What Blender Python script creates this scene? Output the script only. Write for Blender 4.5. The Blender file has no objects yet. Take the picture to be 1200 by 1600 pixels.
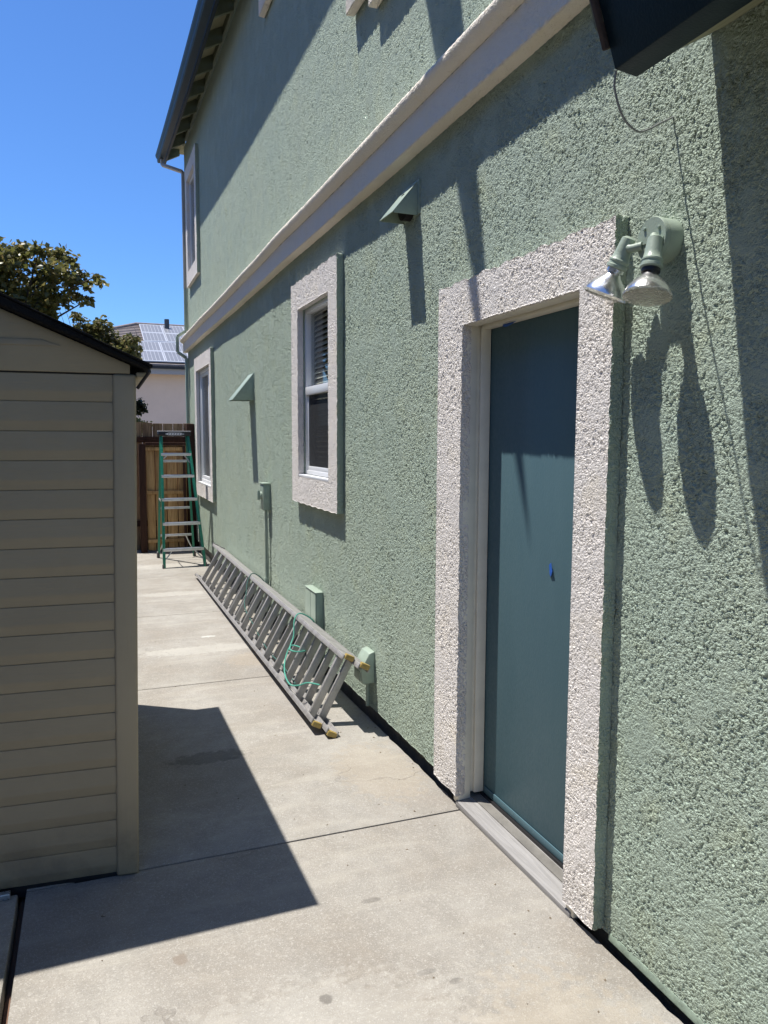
import bpy, bmesh, math, random
import numpy as np
from mathutils import Vector, Matrix
random.seed(7); rng = np.random.default_rng(7)
R = math.radians
scene = bpy.context.scene
COL = scene.collection

# ------------------------------------------------------------------ camera, sky, sun, exposure
CAM = Vector((-1.48, 0.0, 1.60))
yaw, pitch, roll = R(21.0), R(-5.55), R(0.25)
F = Vector((math.sin(yaw)*math.cos(pitch), math.cos(yaw)*math.cos(pitch), math.sin(pitch)))
Rt = Vector((math.cos(yaw), -math.sin(yaw), 0)); Up = Rt.cross(F)
r2 = Rt*math.cos(roll) + Up*math.sin(roll); u2 = Up*math.cos(roll) - Rt*math.sin(roll)
cd = bpy.data.cameras.new('camera'); cam = bpy.data.objects.new('camera', cd); COL.objects.link(cam)
m = Matrix((r2, u2, -F)).transposed().to_4x4(); m.translation = CAM; cam.matrix_world = m
cd.sensor_fit = 'VERTICAL'; cd.sensor_height = 36.0; cd.lens = 1190/1600*36; cd.clip_end = 2000; cd.clip_start = 0.02
scene.camera = cam

SUN = Vector((-1.0, 0.74, 3.84)).normalized()          # towards the sun
world = bpy.data.worlds.new('World'); scene.world = world; world.use_nodes = True
wn = world.node_tree.nodes; wl = world.node_tree.links
sky = wn.new('ShaderNodeTexSky'); sky.sky_type = 'NISHITA'; sky.sun_disc = False
sky.sun_elevation = math.asin(SUN.z); sky.sun_rotation = math.atan2(SUN.x, SUN.y) % (2*math.pi)
sky.altitude = 0; sky.air_density = 1.0; sky.dust_density = 0.0; sky.ozone_density = 6.0
bg = wn['Background']; bg.inputs['Strength'].default_value = 0.095
hs = wn.new('ShaderNodeMix'); hs.data_type = 'RGBA'; hs.blend_type = 'MULTIPLY'; hs.inputs[0].default_value = 1.0
hs.inputs[7].default_value = (.71, 1.0, 1.36, 1)
wl.new(sky.outputs[0], hs.inputs[6]); wl.new(hs.outputs[2], bg.inputs['Color'])
sd = bpy.data.lights.new('sun', 'SUN'); sd.energy = 5.0; sd.angle = R(0.53); sd.color = (1.0, 0.96, 0.90)
so = bpy.data.objects.new('sun', sd); COL.objects.link(so)
so.rotation_euler = SUN.to_track_quat('Z', 'Y').to_euler(); so.location = (-6, 4, 20)
vs = scene.view_settings; vs.view_transform = 'Standard'; vs.look = 'None'; vs.gamma = 1; vs.use_curve_mapping = False
vs.exposure = 0.44
scene.render.film_transparent = False
scene.cycles.max_bounces = 8; scene.cycles.diffuse_bounces = 4

# ------------------------------------------------------------------ materials
class NT:
    def __init__(s, name):
        s.m = bpy.data.materials.new(name); s.m.use_nodes = True
        s.n = s.m.node_tree.nodes; s.l = s.m.node_tree.links
        s.b = s.n['Principled BSDF']; s.out = s.n['Material Output']
        s.tc = s.n.new('ShaderNodeTexCoord'); s.co = s.tc.outputs['Object']
    def new(s, t, **k):
        n = s.n.new(t)
        for a, v in k.items(): setattr(n, a, v)
        return n
    def map(s, scale=(1,1,1), rot=(0,0,0), loc=(0,0,0), co=None):
        n = s.new('ShaderNodeMapping'); n.inputs['Scale'].default_value = scale
        n.inputs['Rotation'].default_value = rot; n.inputs['Location'].default_value = loc
        s.l.new(co or s.co, n.inputs['Vector']); return n.outputs[0]
    def noise(s, scale, detail=2, rough=.5, dist=0, co=None):
        n = s.new('ShaderNodeTexNoise'); n.inputs['Scale'].default_value = scale; n.inputs['Detail'].default_value = detail
        n.inputs['Roughness'].default_value = rough; n.inputs['Distortion'].default_value = dist
        s.l.new(co or s.co, n.inputs['Vector']); return n.outputs[0]
    def voro(s, scale, feature='F1', co=None, rnd=1.0):
        n = s.new('ShaderNodeTexVoronoi', feature=feature); n.inputs['Scale'].default_value = scale
        n.inputs['Randomness'].default_value = rnd
        s.l.new(co or s.co, n.inputs['Vector']); return n.outputs['Distance']
    def rng(s, v, a, b, c=0., d=1., smooth=True):
        n = s.new('ShaderNodeMapRange'); n.interpolation_type = 'SMOOTHSTEP' if smooth else 'LINEAR'
        s.l.new(v, n.inputs['Value'])
        for i, x in zip(('From Min','From Max','To Min','To Max'), (a,b,c,d)): n.inputs[i].default_value = x
        return n.outputs[0]
    def math(s, op, a, b=0., c=None):
        n = s.new('ShaderNodeMath', operation=op)
        for i, x in enumerate((a, b, c)):
            if x is None: continue
            if isinstance(x, (int, float)): n.inputs[i].default_value = x
            else: s.l.new(x, n.inputs[i])
        return n.outputs[0]
    def mix(s, f, a, b):
        n = s.new('ShaderNodeMix', data_type='RGBA')
        for i, x in zip((0, 6, 7), (f, a, b)):
            if isinstance(x, (int, float)): n.inputs[i].default_value = x
            elif isinstance(x, tuple): n.inputs[i].default_value = (*x[:3], 1)
            else: s.l.new(x, n.inputs[i])
        return n.outputs[2]
    def set(s, **k):
        for a, v in k.items():
            i = s.b.inputs[a.replace('_', ' ')]
            if isinstance(v, (int, float)): i.default_value = v
            elif isinstance(v, tuple): i.default_value = (*v[:3], 1)
            else: s.l.new(v, i)
        return s
    def bump(s, h, dist=.002, strength=1.):
        n = s.new('ShaderNodeBump'); n.inputs['Distance'].default_value = dist; n.inputs['Strength'].default_value = strength
        s.l.new(h, n.inputs['Height']); s.l.new(n.outputs[0], s.b.inputs['Normal'])
    def disp(s, h, scale, mid=0.4):
        n = s.new('ShaderNodeDisplacement'); n.inputs['Scale'].default_value = scale; n.inputs['Midlevel'].default_value = mid
        s.l.new(h, n.inputs['Height']); s.l.new(n.outputs[0], s.out.inputs['Displacement'])
        s.m.displacement_method = 'BOTH'
    def blob(s, x, y, rx, ry, noise_amt=.8, nscale=30):
        """a stain of its own shape lying at x, y"""
        w = s.map(scale=(1/rx, 1/ry, 0), loc=(-x/rx, -y/ry, 0))
        ln = s.new('ShaderNodeVectorMath', operation='LENGTH'); s.l.new(w, ln.inputs[0])
        return s.rng(s.math('ADD', ln.outputs['Value'], s.math('MULTIPLY', s.noise(nscale, 4), noise_amt*2)), .75+noise_amt, 1.15+noise_amt, 1, 0)

def stucco(name, base, tint, scale=.0098, k=1.0, dark=.8, soft=0.):
    t = NT(name)
    c1 = t.map(scale=(1, 1, .62), rot=(R(38), 0, 0))
    c2 = t.map(scale=(1, .7, 1), rot=(R(-25), 0, 0))
    n1 = t.rng(t.noise(80*k, 3, .55, .35, c1), .38, .63)          # dabs
    n2 = t.rng(t.noise(150*k, 2.5, .55, .3, c2), .36, .64)        # grains
    cut = t.rng(t.noise(66*k, 3, .6, .2, c2), .34, .50, .45, 1)   # crevices left by the trowel
    n3 = t.noise(28*k, 3, .6, .5)
    patch = t.rng(t.noise(6, 4, .65), .34, .56, .38+soft, 1)
    patch2 = t.rng(t.noise(2.1, 3, .6), .35, .65, .72, 1)
    h = t.math('ADD', t.math('MULTIPLY', n1, .50), t.math('MULTIPLY', n2, .42))
    h = t.math('MULTIPLY', t.math('MULTIPLY', h, cut), t.math('MULTIPLY', patch, patch2))
    h = t.math('ADD', h, t.math('MULTIPLY', n3, .46))
    h = t.math('ADD', h, t.math('MULTIPLY', t.noise(260, 3, .7), .22))
    t.disp(h, scale)
    big = t.rng(t.noise(1.3, 4, .6), .35, .7)
    sp = t.rng(t.noise(4.5, 4, .65, .5), .52, .72)
    streak = t.rng(t.noise(9, 3, .6, 0, t.map(scale=(1, 1, .06))), .45, .75)
    c = t.mix(t.math('MULTIPLY', big, .6), base, tint)
    c = t.mix(t.math('MULTIPLY', sp, .30), c, (tint[0]*1.04, tint[1]*.98, tint[2]*.80))
    c = t.mix(t.math('MULTIPLY', streak, .18), c, tuple(x*dark for x in base))
    sx = t.new('ShaderNodeSeparateXYZ'); t.l.new(t.co, sx.inputs[0])
    low = t.math('MULTIPLY', t.rng(sx.outputs['Z'], .02, .42, 1, 0), t.rng(t.noise(5, 5, .7), .38, .65))
    c = t.mix(t.math('MULTIPLY', low, .42), c, tuple(x*.62 for x in base))     # splash dirt
    t.set(Base_Color=c, Roughness=.88); t.b.inputs['Specular IOR Level'].default_value = .25
    return t.m

def paint(name, col, rough=.5, var=.12, nscale=18, bump=.0006, bscale=160, spec=.5):
    t = NT(name)
    n = t.rng(t.noise(nscale, 4, .6), .3, .75)
    t.set(Base_Color=t.mix(n, col, tuple(x*(1-var) for x in col)), Roughness=rough)
    t.b.inputs['Specular IOR Level'].default_value = spec
    if bump: t.bump(t.noise(bscale, 3), bump)
    return t.m

def woodm(name, a, b, scale=10, stretch=(1,1,.07), rough=.8, bump=.002):
    t = NT(name)
    info = t.new('ShaderNodeObjectInfo')
    co = t.new('ShaderNodeVectorMath', operation='ADD'); t.l.new(t.co, co.inputs[0])
    rv = t.new('ShaderNodeVectorMath', operation='SCALE'); rv.inputs['Scale'].default_value = 37
    cx = t.new('ShaderNodeCombineXYZ')
    for i in range(3): t.l.new(info.outputs['Random'], cx.inputs[i])
    t.l.new(cx.outputs[0], rv.inputs[0]); t.l.new(rv.outputs[0], co.inputs[1])
    w = t.map(scale=stretch, co=co.outputs[0])
    g = t.noise(scale*4, 5, .65, 1.2, w)
    g2 = t.noise(scale*.8, 3, .5, .3, w)
    f = t.rng(t.math('ADD', t.math('MULTIPLY', g, .6), t.math('MULTIPLY', g2, .4)), .36, .62)
    c = t.mix(f, a, b)
    c = t.mix(t.math('MULTIPLY', info.outputs['Random'], .45), c, tuple(x*.45 for x in a))
    t.set(Base_Color=c, Roughness=rough); t.b.inputs['Specular IOR Level'].default_value = .2
    t.bump(g, bump)
    return t.m

def metal(name, col, rough=.45, metallic=.85, dirt=.35, dirtc=(.16,.15,.14)):
    t = NT(name)
    n = t.rng(t.noise(14, 5, .65), .42, .72)
    n2 = t.noise(90, 3, .6)
    c = t.mix(t.math('MULTIPLY', n, dirt), col, dirtc)
    t.set(Base_Color=c, Metallic=metallic, Roughness=t.rng(n2, .2, .8, rough*.75, min(1, rough*1.35)))
    t.bump(n2, .0004)
    return t.m

GREEN = (.352, .424, .350)
M = {}
M['stucco'] = stucco('green_stucco', GREEN, (.380, .440, .350))
M['trimstucco'] = stucco('pale_stucco', (.73, .69, .65), (.745, .70, .65), scale=.0080, k=1.05, dark=.9)
M['bandstucco'] = stucco('band_stucco', (.84, .77, .655), (.86, .79, .66), scale=.0050, k=.9, dark=.88)
M['greenpaint'] = paint('green_paint', (.33, .405, .325), .45, .1)
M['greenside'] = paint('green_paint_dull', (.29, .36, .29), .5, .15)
M['lamppaint'] = paint('lamp_green_paint', (.34, .41, .33), .38, .08)
M['screed'] = paint('screed_paint', (.26, .33, .26), .8, .3, 25, .002, 60)
M['navy'] = paint('navy_paint', (.006, .017, .025), .45, .15, 12, spec=.12)
M['navymetal'] = paint('navy_gutter_metal', (.010, .030, .050), .5, .1, 6, spec=.2)
M['soffit'] = woodm('soffit_boards', (.34, .34, .21), (.42, .41, .28), 6, (1, .15, 1), .7, .001)
M['soffitgreen'] = paint('rafter_paint', (.15, .175, .12), .6, .15)
M['brownroof'] = paint('brown_roof_edge', (.055, .04, .036), .8, .4, 30, .002)
M['vinyl'] = paint('white_vinyl', (.76, .77, .78), .35, .05, 9, 0)
M['frametan'] = paint('door_frame_paint', (.80, .76, .64), .5, .1, 12, .0008, 60)
M['dark'] = paint('dark_gap', (.012, .011, .010), .9, .3)
M['blackpl'] = paint('black_plastic', (.016, .016, .018), .45, .2)
M['bluetape'] = paint('blue_tape', (.02, .13, .55), .6, .15, 60)
M['foundation'] = paint('foundation_concrete', (.20, .19, .17), .9, .35, 9, .004, 40)
M['downspout_tan'] = paint('downspout_tan', (.46, .42, .38), .45, .12)

t = NT('door_paint')
t.set(Base_Color=t.mix(t.rng(t.noise(5, 5, .6, 0, t.map(scale=(1,1,.3))), .35, .7), (.088, .158, .186), (.097, .170, .198)),
      Roughness=t.rng(t.noise(60, 3), .3, .7, .30, .46))
t.bump(t.noise(300, 2, .5, 0, t.map(scale=(1, 1, .25))), .0006)
t.b.inputs['Specular IOR Level'].default_value = .12; M['door'] = t.m

t = NT('glass'); t.set(Base_Color=(1,1,1), Roughness=.0)
gl = t.new('ShaderNodeBsdfGlossy'); gl.inputs['Roughness'].default_value = .01
tr = t.new('ShaderNodeBsdfTransparent'); tr.inputs['Color'].default_value = (.90, .92, .91, 1)
fr = t.new('ShaderNodeLayerWeight'); fr.inputs['Blend'].default_value = .5
fv = t.math('ADD', t.math('MULTIPLY', t.math('POWER', fr.outputs['Facing'], 5.5), .85), .045)
mx = t.new('ShaderNodeMixShader'); t.l.new(fv, mx.inputs[0]); t.l.new(tr.outputs[0], mx.inputs[1]); t.l.new(gl.outputs[0], mx.inputs[2])
t.l.new(mx.outputs[0], t.out.inputs['Surface']); M['glass'] = t.m

t = NT('insect_screen')
df = t.new('ShaderNodeBsdfDiffuse'); df.inputs['Color'].default_value = (.05, .052, .055, 1)
tr = t.new('ShaderNodeBsdfTransparent'); mx = t.new('ShaderNodeMixShader'); mx.inputs[0].default_value = .82
t.l.new(tr.outputs[0], mx.inputs[1]); t.l.new(df.outputs[0], mx.inputs[2]); t.l.new(mx.outputs[0], t.out.inputs['Surface']); M['screen'] = t.m
M['blind'] = paint('blind_slats', (.72, .69, .58), .5, .1)
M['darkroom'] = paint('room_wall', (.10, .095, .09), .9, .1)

def concrete(name, seed, base=(.332, .313, .278), stains=()):
    t = NT(name)
    co = t.map(loc=(seed*3.1, seed*1.7, 0))
    big = t.rng(t.noise(1.6, 6, .62, .6, co), .32, .70)
    mid = t.rng(t.noise(9, 5, .65, .4, co), .35, .68)
    fine = t.noise(75, 5, .75, 0, co)
    spk = t.rng(t.noise(230, 3, .7, 0, co), .48, .72)
    c = t.mix(big, tuple(x*1.12 for x in base), (base[0]*.84, base[1]*.80, base[2]*.76))
    c = t.mix(t.math('MULTIPLY', mid, .45), c, tuple(x*.74 for x in base))
    c = t.mix(t.math('MULTIPLY', t.rng(fine, .5, .75), .55), c, (.56, .53, .48))
    c = t.mix(t.math('MULTIPLY', spk, .5), c, (.17, .155, .135))
    c = t.mix(t.math('MULTIPLY', t.rng(t.noise(190, 3, .7, 0, t.map(loc=(5, 3, 1))), .55, .7), .55), c, (.60, .57, .52))
    sweep = t.rng(t.noise(4, 4, .6, .3, t.map(scale=(.35, 2.2, 1), loc=(seed, 0, 0))), .52, .72)
    c = t.mix(t.math('MULTIPLY', sweep, .35), c, (.45, .42, .36))
    for (x, y, rx, ry, amt, colr) in stains:
        c = t.mix(t.math('MULTIPLY', t.blob(x, y, rx, ry), amt), c, colr)
    # hairline cracks
    cr = t.new('ShaderNodeTexVoronoi', feature='DISTANCE_TO_EDGE'); cr.inputs['Scale'].default_value = .75
    wob = t.new('ShaderNodeVectorMath', operation='ADD'); nn = t.new('ShaderNodeTexNoise'); nn.inputs['Scale'].default_value = 5; nn.inputs['Detail'].default_value = 5
    t.l.new(co, nn.inputs['Vector']); sc = t.new('ShaderNodeVectorMath', operation='SCALE'); sc.inputs['Scale'].default_value = .28
    t.l.new(nn.outputs['Color'], sc.inputs[0]); t.l.new(sc.outputs[0], wob.inputs[0]); t.l.new(co, wob.inputs[1])
    t.l.new(wob.outputs[0], cr.inputs['Vector'])
    crack = t.math('MULTIPLY', t.rng(cr.outputs['Distance'], .0008, .0035, 1, 0), t.rng(t.noise(1.1, 2, .5, 0, co), .50, .60))
    c = t.mix(t.math('MULTIPLY', crack, .30), c, (.16, .14, .12))
    t.set(Base_Color=c, Roughness=.9); t.b.inputs['Specular IOR Level'].default_value = .25
    h = t.math('SUBTRACT', t.math('ADD', t.math('MULTIPLY', fine, .6), t.math('MULTIPLY', t.noise(240, 3, .7), .5)), t.math('MULTIPLY', crack, .5))
    t.bump(h, .0038)
    return t.m

# ------------------------------------------------------------------ object helpers
ORG = {}
def tag(o, label=None, cat=None, group=None, kind=None):
    if label: o['label'] = label
    if cat: o['category'] = cat
    if group: o['group'] = group
    if kind: o['kind'] = kind
    return o
def thing(name, loc, label, cat, group=None):
    o = bpy.data.objects.new(name, None); o.empty_display_size = .1; COL.objects.link(o); o.location = loc
    ORG[o.name] = Vector(loc); return tag(o, label, cat, group)
def link(name, me, mat, parent=None, loc=None):
    o = bpy.data.objects.new(name, me); COL.objects.link(o)
    if mat is not None and len(me.materials) == 0:
        for mm in (mat if isinstance(mat, (list, tuple)) else [mat]): me.materials.append(mm)
    if parent is not None:
        o.parent = parent; org = ORG[parent.name]
        if loc is not None: o.location = Vector(loc) - org
        ORG[o.name] = org + o.location
    else:
        o.location = loc or (0, 0, 0); ORG[o.name] = Vector(o.location)
    return o

class MB:
    """collects shapes in world coordinates"""
    def __init__(s): s.v = []; s.f = []; s.mi = []
    def add(s, vs, fs, mi=0):
        o = len(s.v); s.v += [tuple(v) for v in vs]; s.f += [tuple(i+o for i in f) for f in fs]; s.mi += [mi]*len(fs); return s
    def box(s, x0, x1, y0, y1, z0, z1, mi=0):
        vs = [(x,y,z) for x in (x0,x1) for y in (y0,y1) for z in (z0,z1)]
        return s.add(vs, [(0,1,3,2),(4,6,7,5),(0,4,5,1),(2,3,7,6),(0,2,6,4),(1,5,7,3)], mi)
    def obox(s, c, ax, ay, az, mi=0):
        """box about centre c with half-axis vectors"""
        c, ax, ay, az = map(Vector, (c, ax, ay, az))
        vs = [c+ax*i+ay*j+az*k for i in (-1,1) for j in (-1,1) for k in (-1,1)]
        return s.add(vs, [(0,1,3,2),(4,6,7,5),(0,4,5,1),(2,3,7,6),(0,2,6,4),(1,5,7,3)], mi)
    def bar(s, a, b, side, w, h, mi=0):
        """bar from a to b, width w along side, height h along the third axis"""
        a, b, side = Vector(a), Vector(b), Vector(side); d = b-a; L = d.length; d.normalize()
        side = (side - d*side.dot(d)).normalized(); up = d.cross(side)
        return s.obox((a+b)/2, d*L/2, side*w/2, up*h/2, mi)
    def prism(s, poly, a, b, mi=0):
        """poly (list of 3-D points) swept from offset a to offset b"""
        a, b = Vector(a), Vector(b); n = len(poly)
        vs = [Vector(p)+a for p in poly]+[Vector(p)+b for p in poly]
        fs = [tuple(range(n))[::-1], tuple(range(n, 2*n))]+[(i, (i+1)%n, (i+1)%n+n, i+n) for i in range(n)]
        return s.add(vs, fs, mi)
    def lathe(s, prof, o, axis, n=28, mi=0, caps=True):
        o, ax = Vector(o), Vector(axis).normalized()
        u = ax.orthogonal().normalized(); w = ax.cross(u)
        vs = []; fs = []
        for (d, r) in prof:
            for k in range(n):
                a = 2*math.pi*k/n; vs.append(o+ax*d+(u*math.cos(a)+w*math.sin(a))*r)
        for i in range(len(prof)-1):
            for k in range(n): fs.append((i*n+k, i*n+(k+1)%n, (i+1)*n+(k+1)%n, (i+1)*n+k))
        if caps: fs += [tuple(range(n))[::-1], tuple((len(prof)-1)*n+k for k in range(n))]
        return s.add(vs, fs, mi)
    def tube(s, pts, r, n=8, mi=0):
        pts = [Vector(p) for p in pts]; vs = []; fs = []
        t0 = (pts[1]-pts[0]).normalized(); u = t0.orthogonal().normalized()
        for i, p in enumerate(pts):
            t = (pts[min(i+1, len(pts)-1)]-pts[max(i-1, 0)]).normalized()
            u = (u-t*u.dot(t)).normalized(); w = t.cross(u)
            rr = r[i] if isinstance(r, (list, tuple)) else r
            for k in range(n):
                a = 2*math.pi*k/n; vs.append(p+(u*math.cos(a)+w*math.sin(a))*rr)
        for i in range(len(pts)-1):
            for k in range(n): fs.append((i*n+k, i*n+(k+1)%n, (i+1)*n+(k+1)%n, (i+1)*n+k))
        fs += [tuple(range(n))[::-1], tuple((len(pts)-1)*n+k for k in range(n))]
        return s.add(vs, fs, mi)
    def build(s, name, mat, parent=None, loc=None, bevel=0., seg=2, smooth=None, angle=35):
        base = ORG[parent.name] if (parent is not None and loc is None) else Vector(loc or (0,0,0))
        me = bpy.data.meshes.new(name)
        bm = bmesh.new(); vv = [bm.verts.new(Vector(v)-base) for v in s.v]
        for f, mi in zip(s.f, s.mi):
            try: ff = bm.faces.new([vv[i] for i in f]); ff.material_index = mi
            except ValueError: pass
        bmesh.ops.recalc_face_normals(bm, faces=bm.faces)
        if bevel:
            es = [e for e in bm.edges if len(e.link_faces) == 2 and e.calc_face_angle(0) > R(angle)]
            bmesh.ops.bevel(bm, geom=es, offset=bevel, segments=seg, profile=.5, affect='EDGES', clamp_overlap=True)
        bm.to_mesh(me); bm.free()
        if smooth or (smooth is None and bevel):
            me.polygons.foreach_set('use_smooth', [True]*len(me.polygons))
            try: me.set_sharp_from_angle(angle=R(38))
            except Exception: pass
        return link(name, me, mat, parent, base if parent is not None else base)

def spline(pts, n=10):
    P = [Vector(p) for p in pts]; P = [P[0]*2-P[1]]+P+[P[-1]*2-P[-2]]; out = []
    for i in range(1, len(P)-2):
        for k in range(n):
            t = k/n; a, b, c, d = P[i-1:i+3]
            out.append(.5*((2*b)+(c-a)*t+(2*a-5*b+4*c-d)*t*t+(3*b-a-3*c+d)*t**3))
    out.append(P[-2]); return out

def grid_mesh(name, V, Fq, smooth=True):
    me = bpy.data.meshes.new(name)
    me.vertices.add(len(V)); me.vertices.foreach_set('co', np.asarray(V, np.float32).ravel())
    nf = len(Fq); me.loops.add(nf*4); me.loops.foreach_set('vertex_index', np.asarray(Fq, np.int32).ravel())
    me.polygons.add(nf); me.polygons.foreach_set('loop_start', np.arange(nf, dtype=np.int32)*4)
    try: me.polygons.foreach_set('loop_total', np.full(nf, 4, np.int32))
    except Exception: pass
    me.update(calc_edges=True)
    if smooth: me.polygons.foreach_set('use_smooth', np.ones(nf, bool))
    return me

def axis_pts(lo, hi, step, must=()):
    """grid lines from lo to hi with local spacing step(p), passing through every value of must"""
    out = []; marks = sorted([lo, hi]+[q for q in must if lo < q < hi])
    for a, b in zip(marks[:-1], marks[1:]):
        p = [a]
        while p[-1] < b: p.append(p[-1]+step(p[-1]))
        p = np.array(p)
        p = a+(p-a)*(b-a)/(p[-1]-a)
        out += list(p[:-1])
    return np.array(out+[hi])

def sheet(name, ys, zs, holes, xf, xb, nret, mat, parent, zfun=None, sides=True, side_mat=None):
    """a gridded wall or trim facing -x at x = xf, with openings, its edges turned back to xb"""
    ny, nz = len(ys), len(zs); cy = (ys[:-1]+ys[1:])/2; cz = (zs[:-1]+zs[1:])/2
    mask = np.ones((ny-1, nz-1), bool)
    for (a, b, c, d) in holes: mask &= ~((cy[:, None] > a)&(cy[:, None] < b)&(cz[None] > c)&(cz[None] < d))
    idx = np.arange(ny*nz).reshape(ny, nz)
    Y, Z = np.meshgrid(ys, zs, indexing='ij')
    if zfun is not None: Z = zfun(Y, Z)
    V = [np.stack([np.full(Y.size, xf), Y.ravel(), Z.ravel()], 1)]
    I, J = np.nonzero(mask); GM = []
    Q = [np.stack([idx[I, J], idx[I, J+1], idx[I+1, J+1], idx[I+1, J]], 1)]
    if sides:
        mp = np.pad(mask, 1)
        E = []; gside = []
        for di, dj in ((-1, 0), (1, 0), (0, -1), (0, 1)):
            nb = mp[1+di:1+di+mask.shape[0], 1+dj:1+dj+mask.shape[1]]
            A, B = np.nonzero(mask & ~nb)
            if di == -1: e = np.stack([idx[A, B+1], idx[A, B]], 1)
            if di == 1: e = np.stack([idx[A+1, B], idx[A+1, B+1]], 1)
            if dj == -1: e = np.stack([idx[A, B], idx[A+1, B]], 1)
            if dj == 1: e = np.stack([idx[A+1, B+1], idx[A, B+1]], 1)
            E.append(e); gside.append(np.full(len(e), di == -1) & (np.isin(e[:, 0], idx[0])))
        E = np.concatenate(E); gside = np.concatenate(gside); u = np.unique(E); pos = {int(v): k for k, v in enumerate(u)}
        rank = np.full(ny*nz, -1, np.int64); rank[u] = np.arange(len(u))
        base = ny*nz; prev = np.arange(ny*nz)
        for kk in range(1, nret+1):
            P = V[0][u].copy(); P[:, 0] = xf+(xb-xf)*kk/nret; V.append(P)
            cur = prev.copy(); cur[u] = base+np.arange(len(u)); base += len(u)
            GM.append((sum(map(len, Q)), gside)); Q.append(np.stack([prev[E[:, 0]], cur[E[:, 0]], cur[E[:, 1]], prev[E[:, 1]]], 1)[:, ::1]); prev = cur
    V = np.concatenate(V); Q = np.concatenate(Q)
    used = np.zeros(len(V), bool); used[Q] = True; re = np.cumsum(used)-1
    V = V[used]; Q = re[Q]
    org = ORG[parent.name]; V = V-np.array(org)
    me = grid_mesh(name, V, Q[:, ::-1])
    if side_mat is not None:
        mi = np.zeros(len(Q), np.int32)
        for o_, g_ in GM: mi[o_:o_+len(g_)] = g_
        me.materials.append(mat); me.materials.append(side_mat); me.polygons.foreach_set('material_index', mi)
    return link(name, me, mat, parent, org)

def gz(y): return -.012*(y-2.5)

# ------------------------------------------------------------------ ground and concrete walk
gm = paint('packed_earth', (.085, .075, .055), .95, .45, 2.5, .01, 30)
me = MB().add([(-150,-100,-.32),(150,-100,-.32),(150,260,-.32),(-150,260,-.32)], [(0,1,2,3)])
tag(me.build('ground', gm), kind='structure')

tag(MB().prism([(-6, -2.6, -.33), (-1.77, -2.6, -.33), (-1.77, 13.9, -.33), (-6, 13.9, -.33)], (0,0,.22), (0,0,.205)).build('planting_bed', paint('mulch', (.075, .062, .050), .95, .6, 30, .02, 45), None, (-3,5,-.1)), kind='structure')
walk = tag(MB().box(-1.765, .30, -2.6, 13.9, -.31, -.25).build('walkway', M['foundation'], None, (0,0,0)), kind='structure')
joints = [-1.575, .63, 2.836, 5.04, 7.25, 9.45, 11.66, 13.85]
oil = (.07, .062, .055); sand = (.40, .335, .25)
STN = {
 1: [(-.59, 1.95, .030, .012, .4, oil), (-.524, 1.885, .022, .012, .45, oil), (-1.27, 2.27, .022, .032, .45, (.2,.15,.11)), (-.35, 1.35, .3, .5, .35, sand),
     (-.75, 1.55, .015, .015, .4, oil), (-1.0, 1.8, .5, .25, .25, (.52,.5,.45)), (-.9,1.95,.02,.02,.5,oil), (-.62,2.35,.03,.015,.35,oil)],
 2: [(-.98, 3.79, .20, .075, .42, (.06,.055,.05)), (-.22, 3.35, .2, .35, .3, sand), ],
 3: [(-.7, 5.9, .5, .12, .4, (.5,.48,.43)), (-.62, 6.3, .06, .025, .7, (.6,.6,.56)), (-.4, 5.5, .2, .2, .3, sand)],
 4: [(-.7, 8.3, .4, .12, .4, (.52,.5,.45)), (-.9, 7.8, .3, .1, .3, (.3,.28,.25))],
 5: [(-.6, 10.3, .6, .2, .3, (.52,.5,.45))],
}
CM = {}
def slab(x0, x1, y0, y1, mi, jag=0):
    pts = []
    n = max(2, int((y1-y0)/.04)); left = [(x0, y0), (x0, y1)]
    right = []
    for i in range(n+1):
        y = y1+(y0-y1)*i/n
        right.append((x1+(random.gauss(0, jag) if jag else 0), y))
    poly = [left[0]]+[left[1]]+right
    poly = poly[::-1]
    m_ = MB(); m_.prism([(x, y, gz(y)) for x, y in poly], (0,0,0), (0,0,-.12))
    return m_.build('concrete_slab', CM[mi], walk, bevel=.006 if not jag else .004, seg=2, angle=50)
for k in range(len(joints)-1):
    CM[k] = concrete('concrete_%d' % k, k*1.37, stains=STN.get(k, ()))
    g = .0045
    slab(-1.742, -.018, joints[k]+g, joints[k+1]-g, k, .0022)
    if k == 1: slab(-2.6, -1.768, joints[k]+g, joints[k+1]-g, k)
MB().box(-1.766, -1.744, -1.5, 13.8, -.14, -.055).build('joint_strip', woodm('joint_wood', (.16,.09,.06), (.28,.17,.12), 10, (1,.07,1)), walk, bevel=.003)
pm = MB()
for k in range(1, len(joints)-1): pm.box(-1.74, -.018, joints[k]-.0042, joints[k]+.0042, -.2, gz(joints[k])-.018)
pm.build('joint_filler', paint('joint_dirt', (.10,.085,.07), .95, .4), walk)

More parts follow.
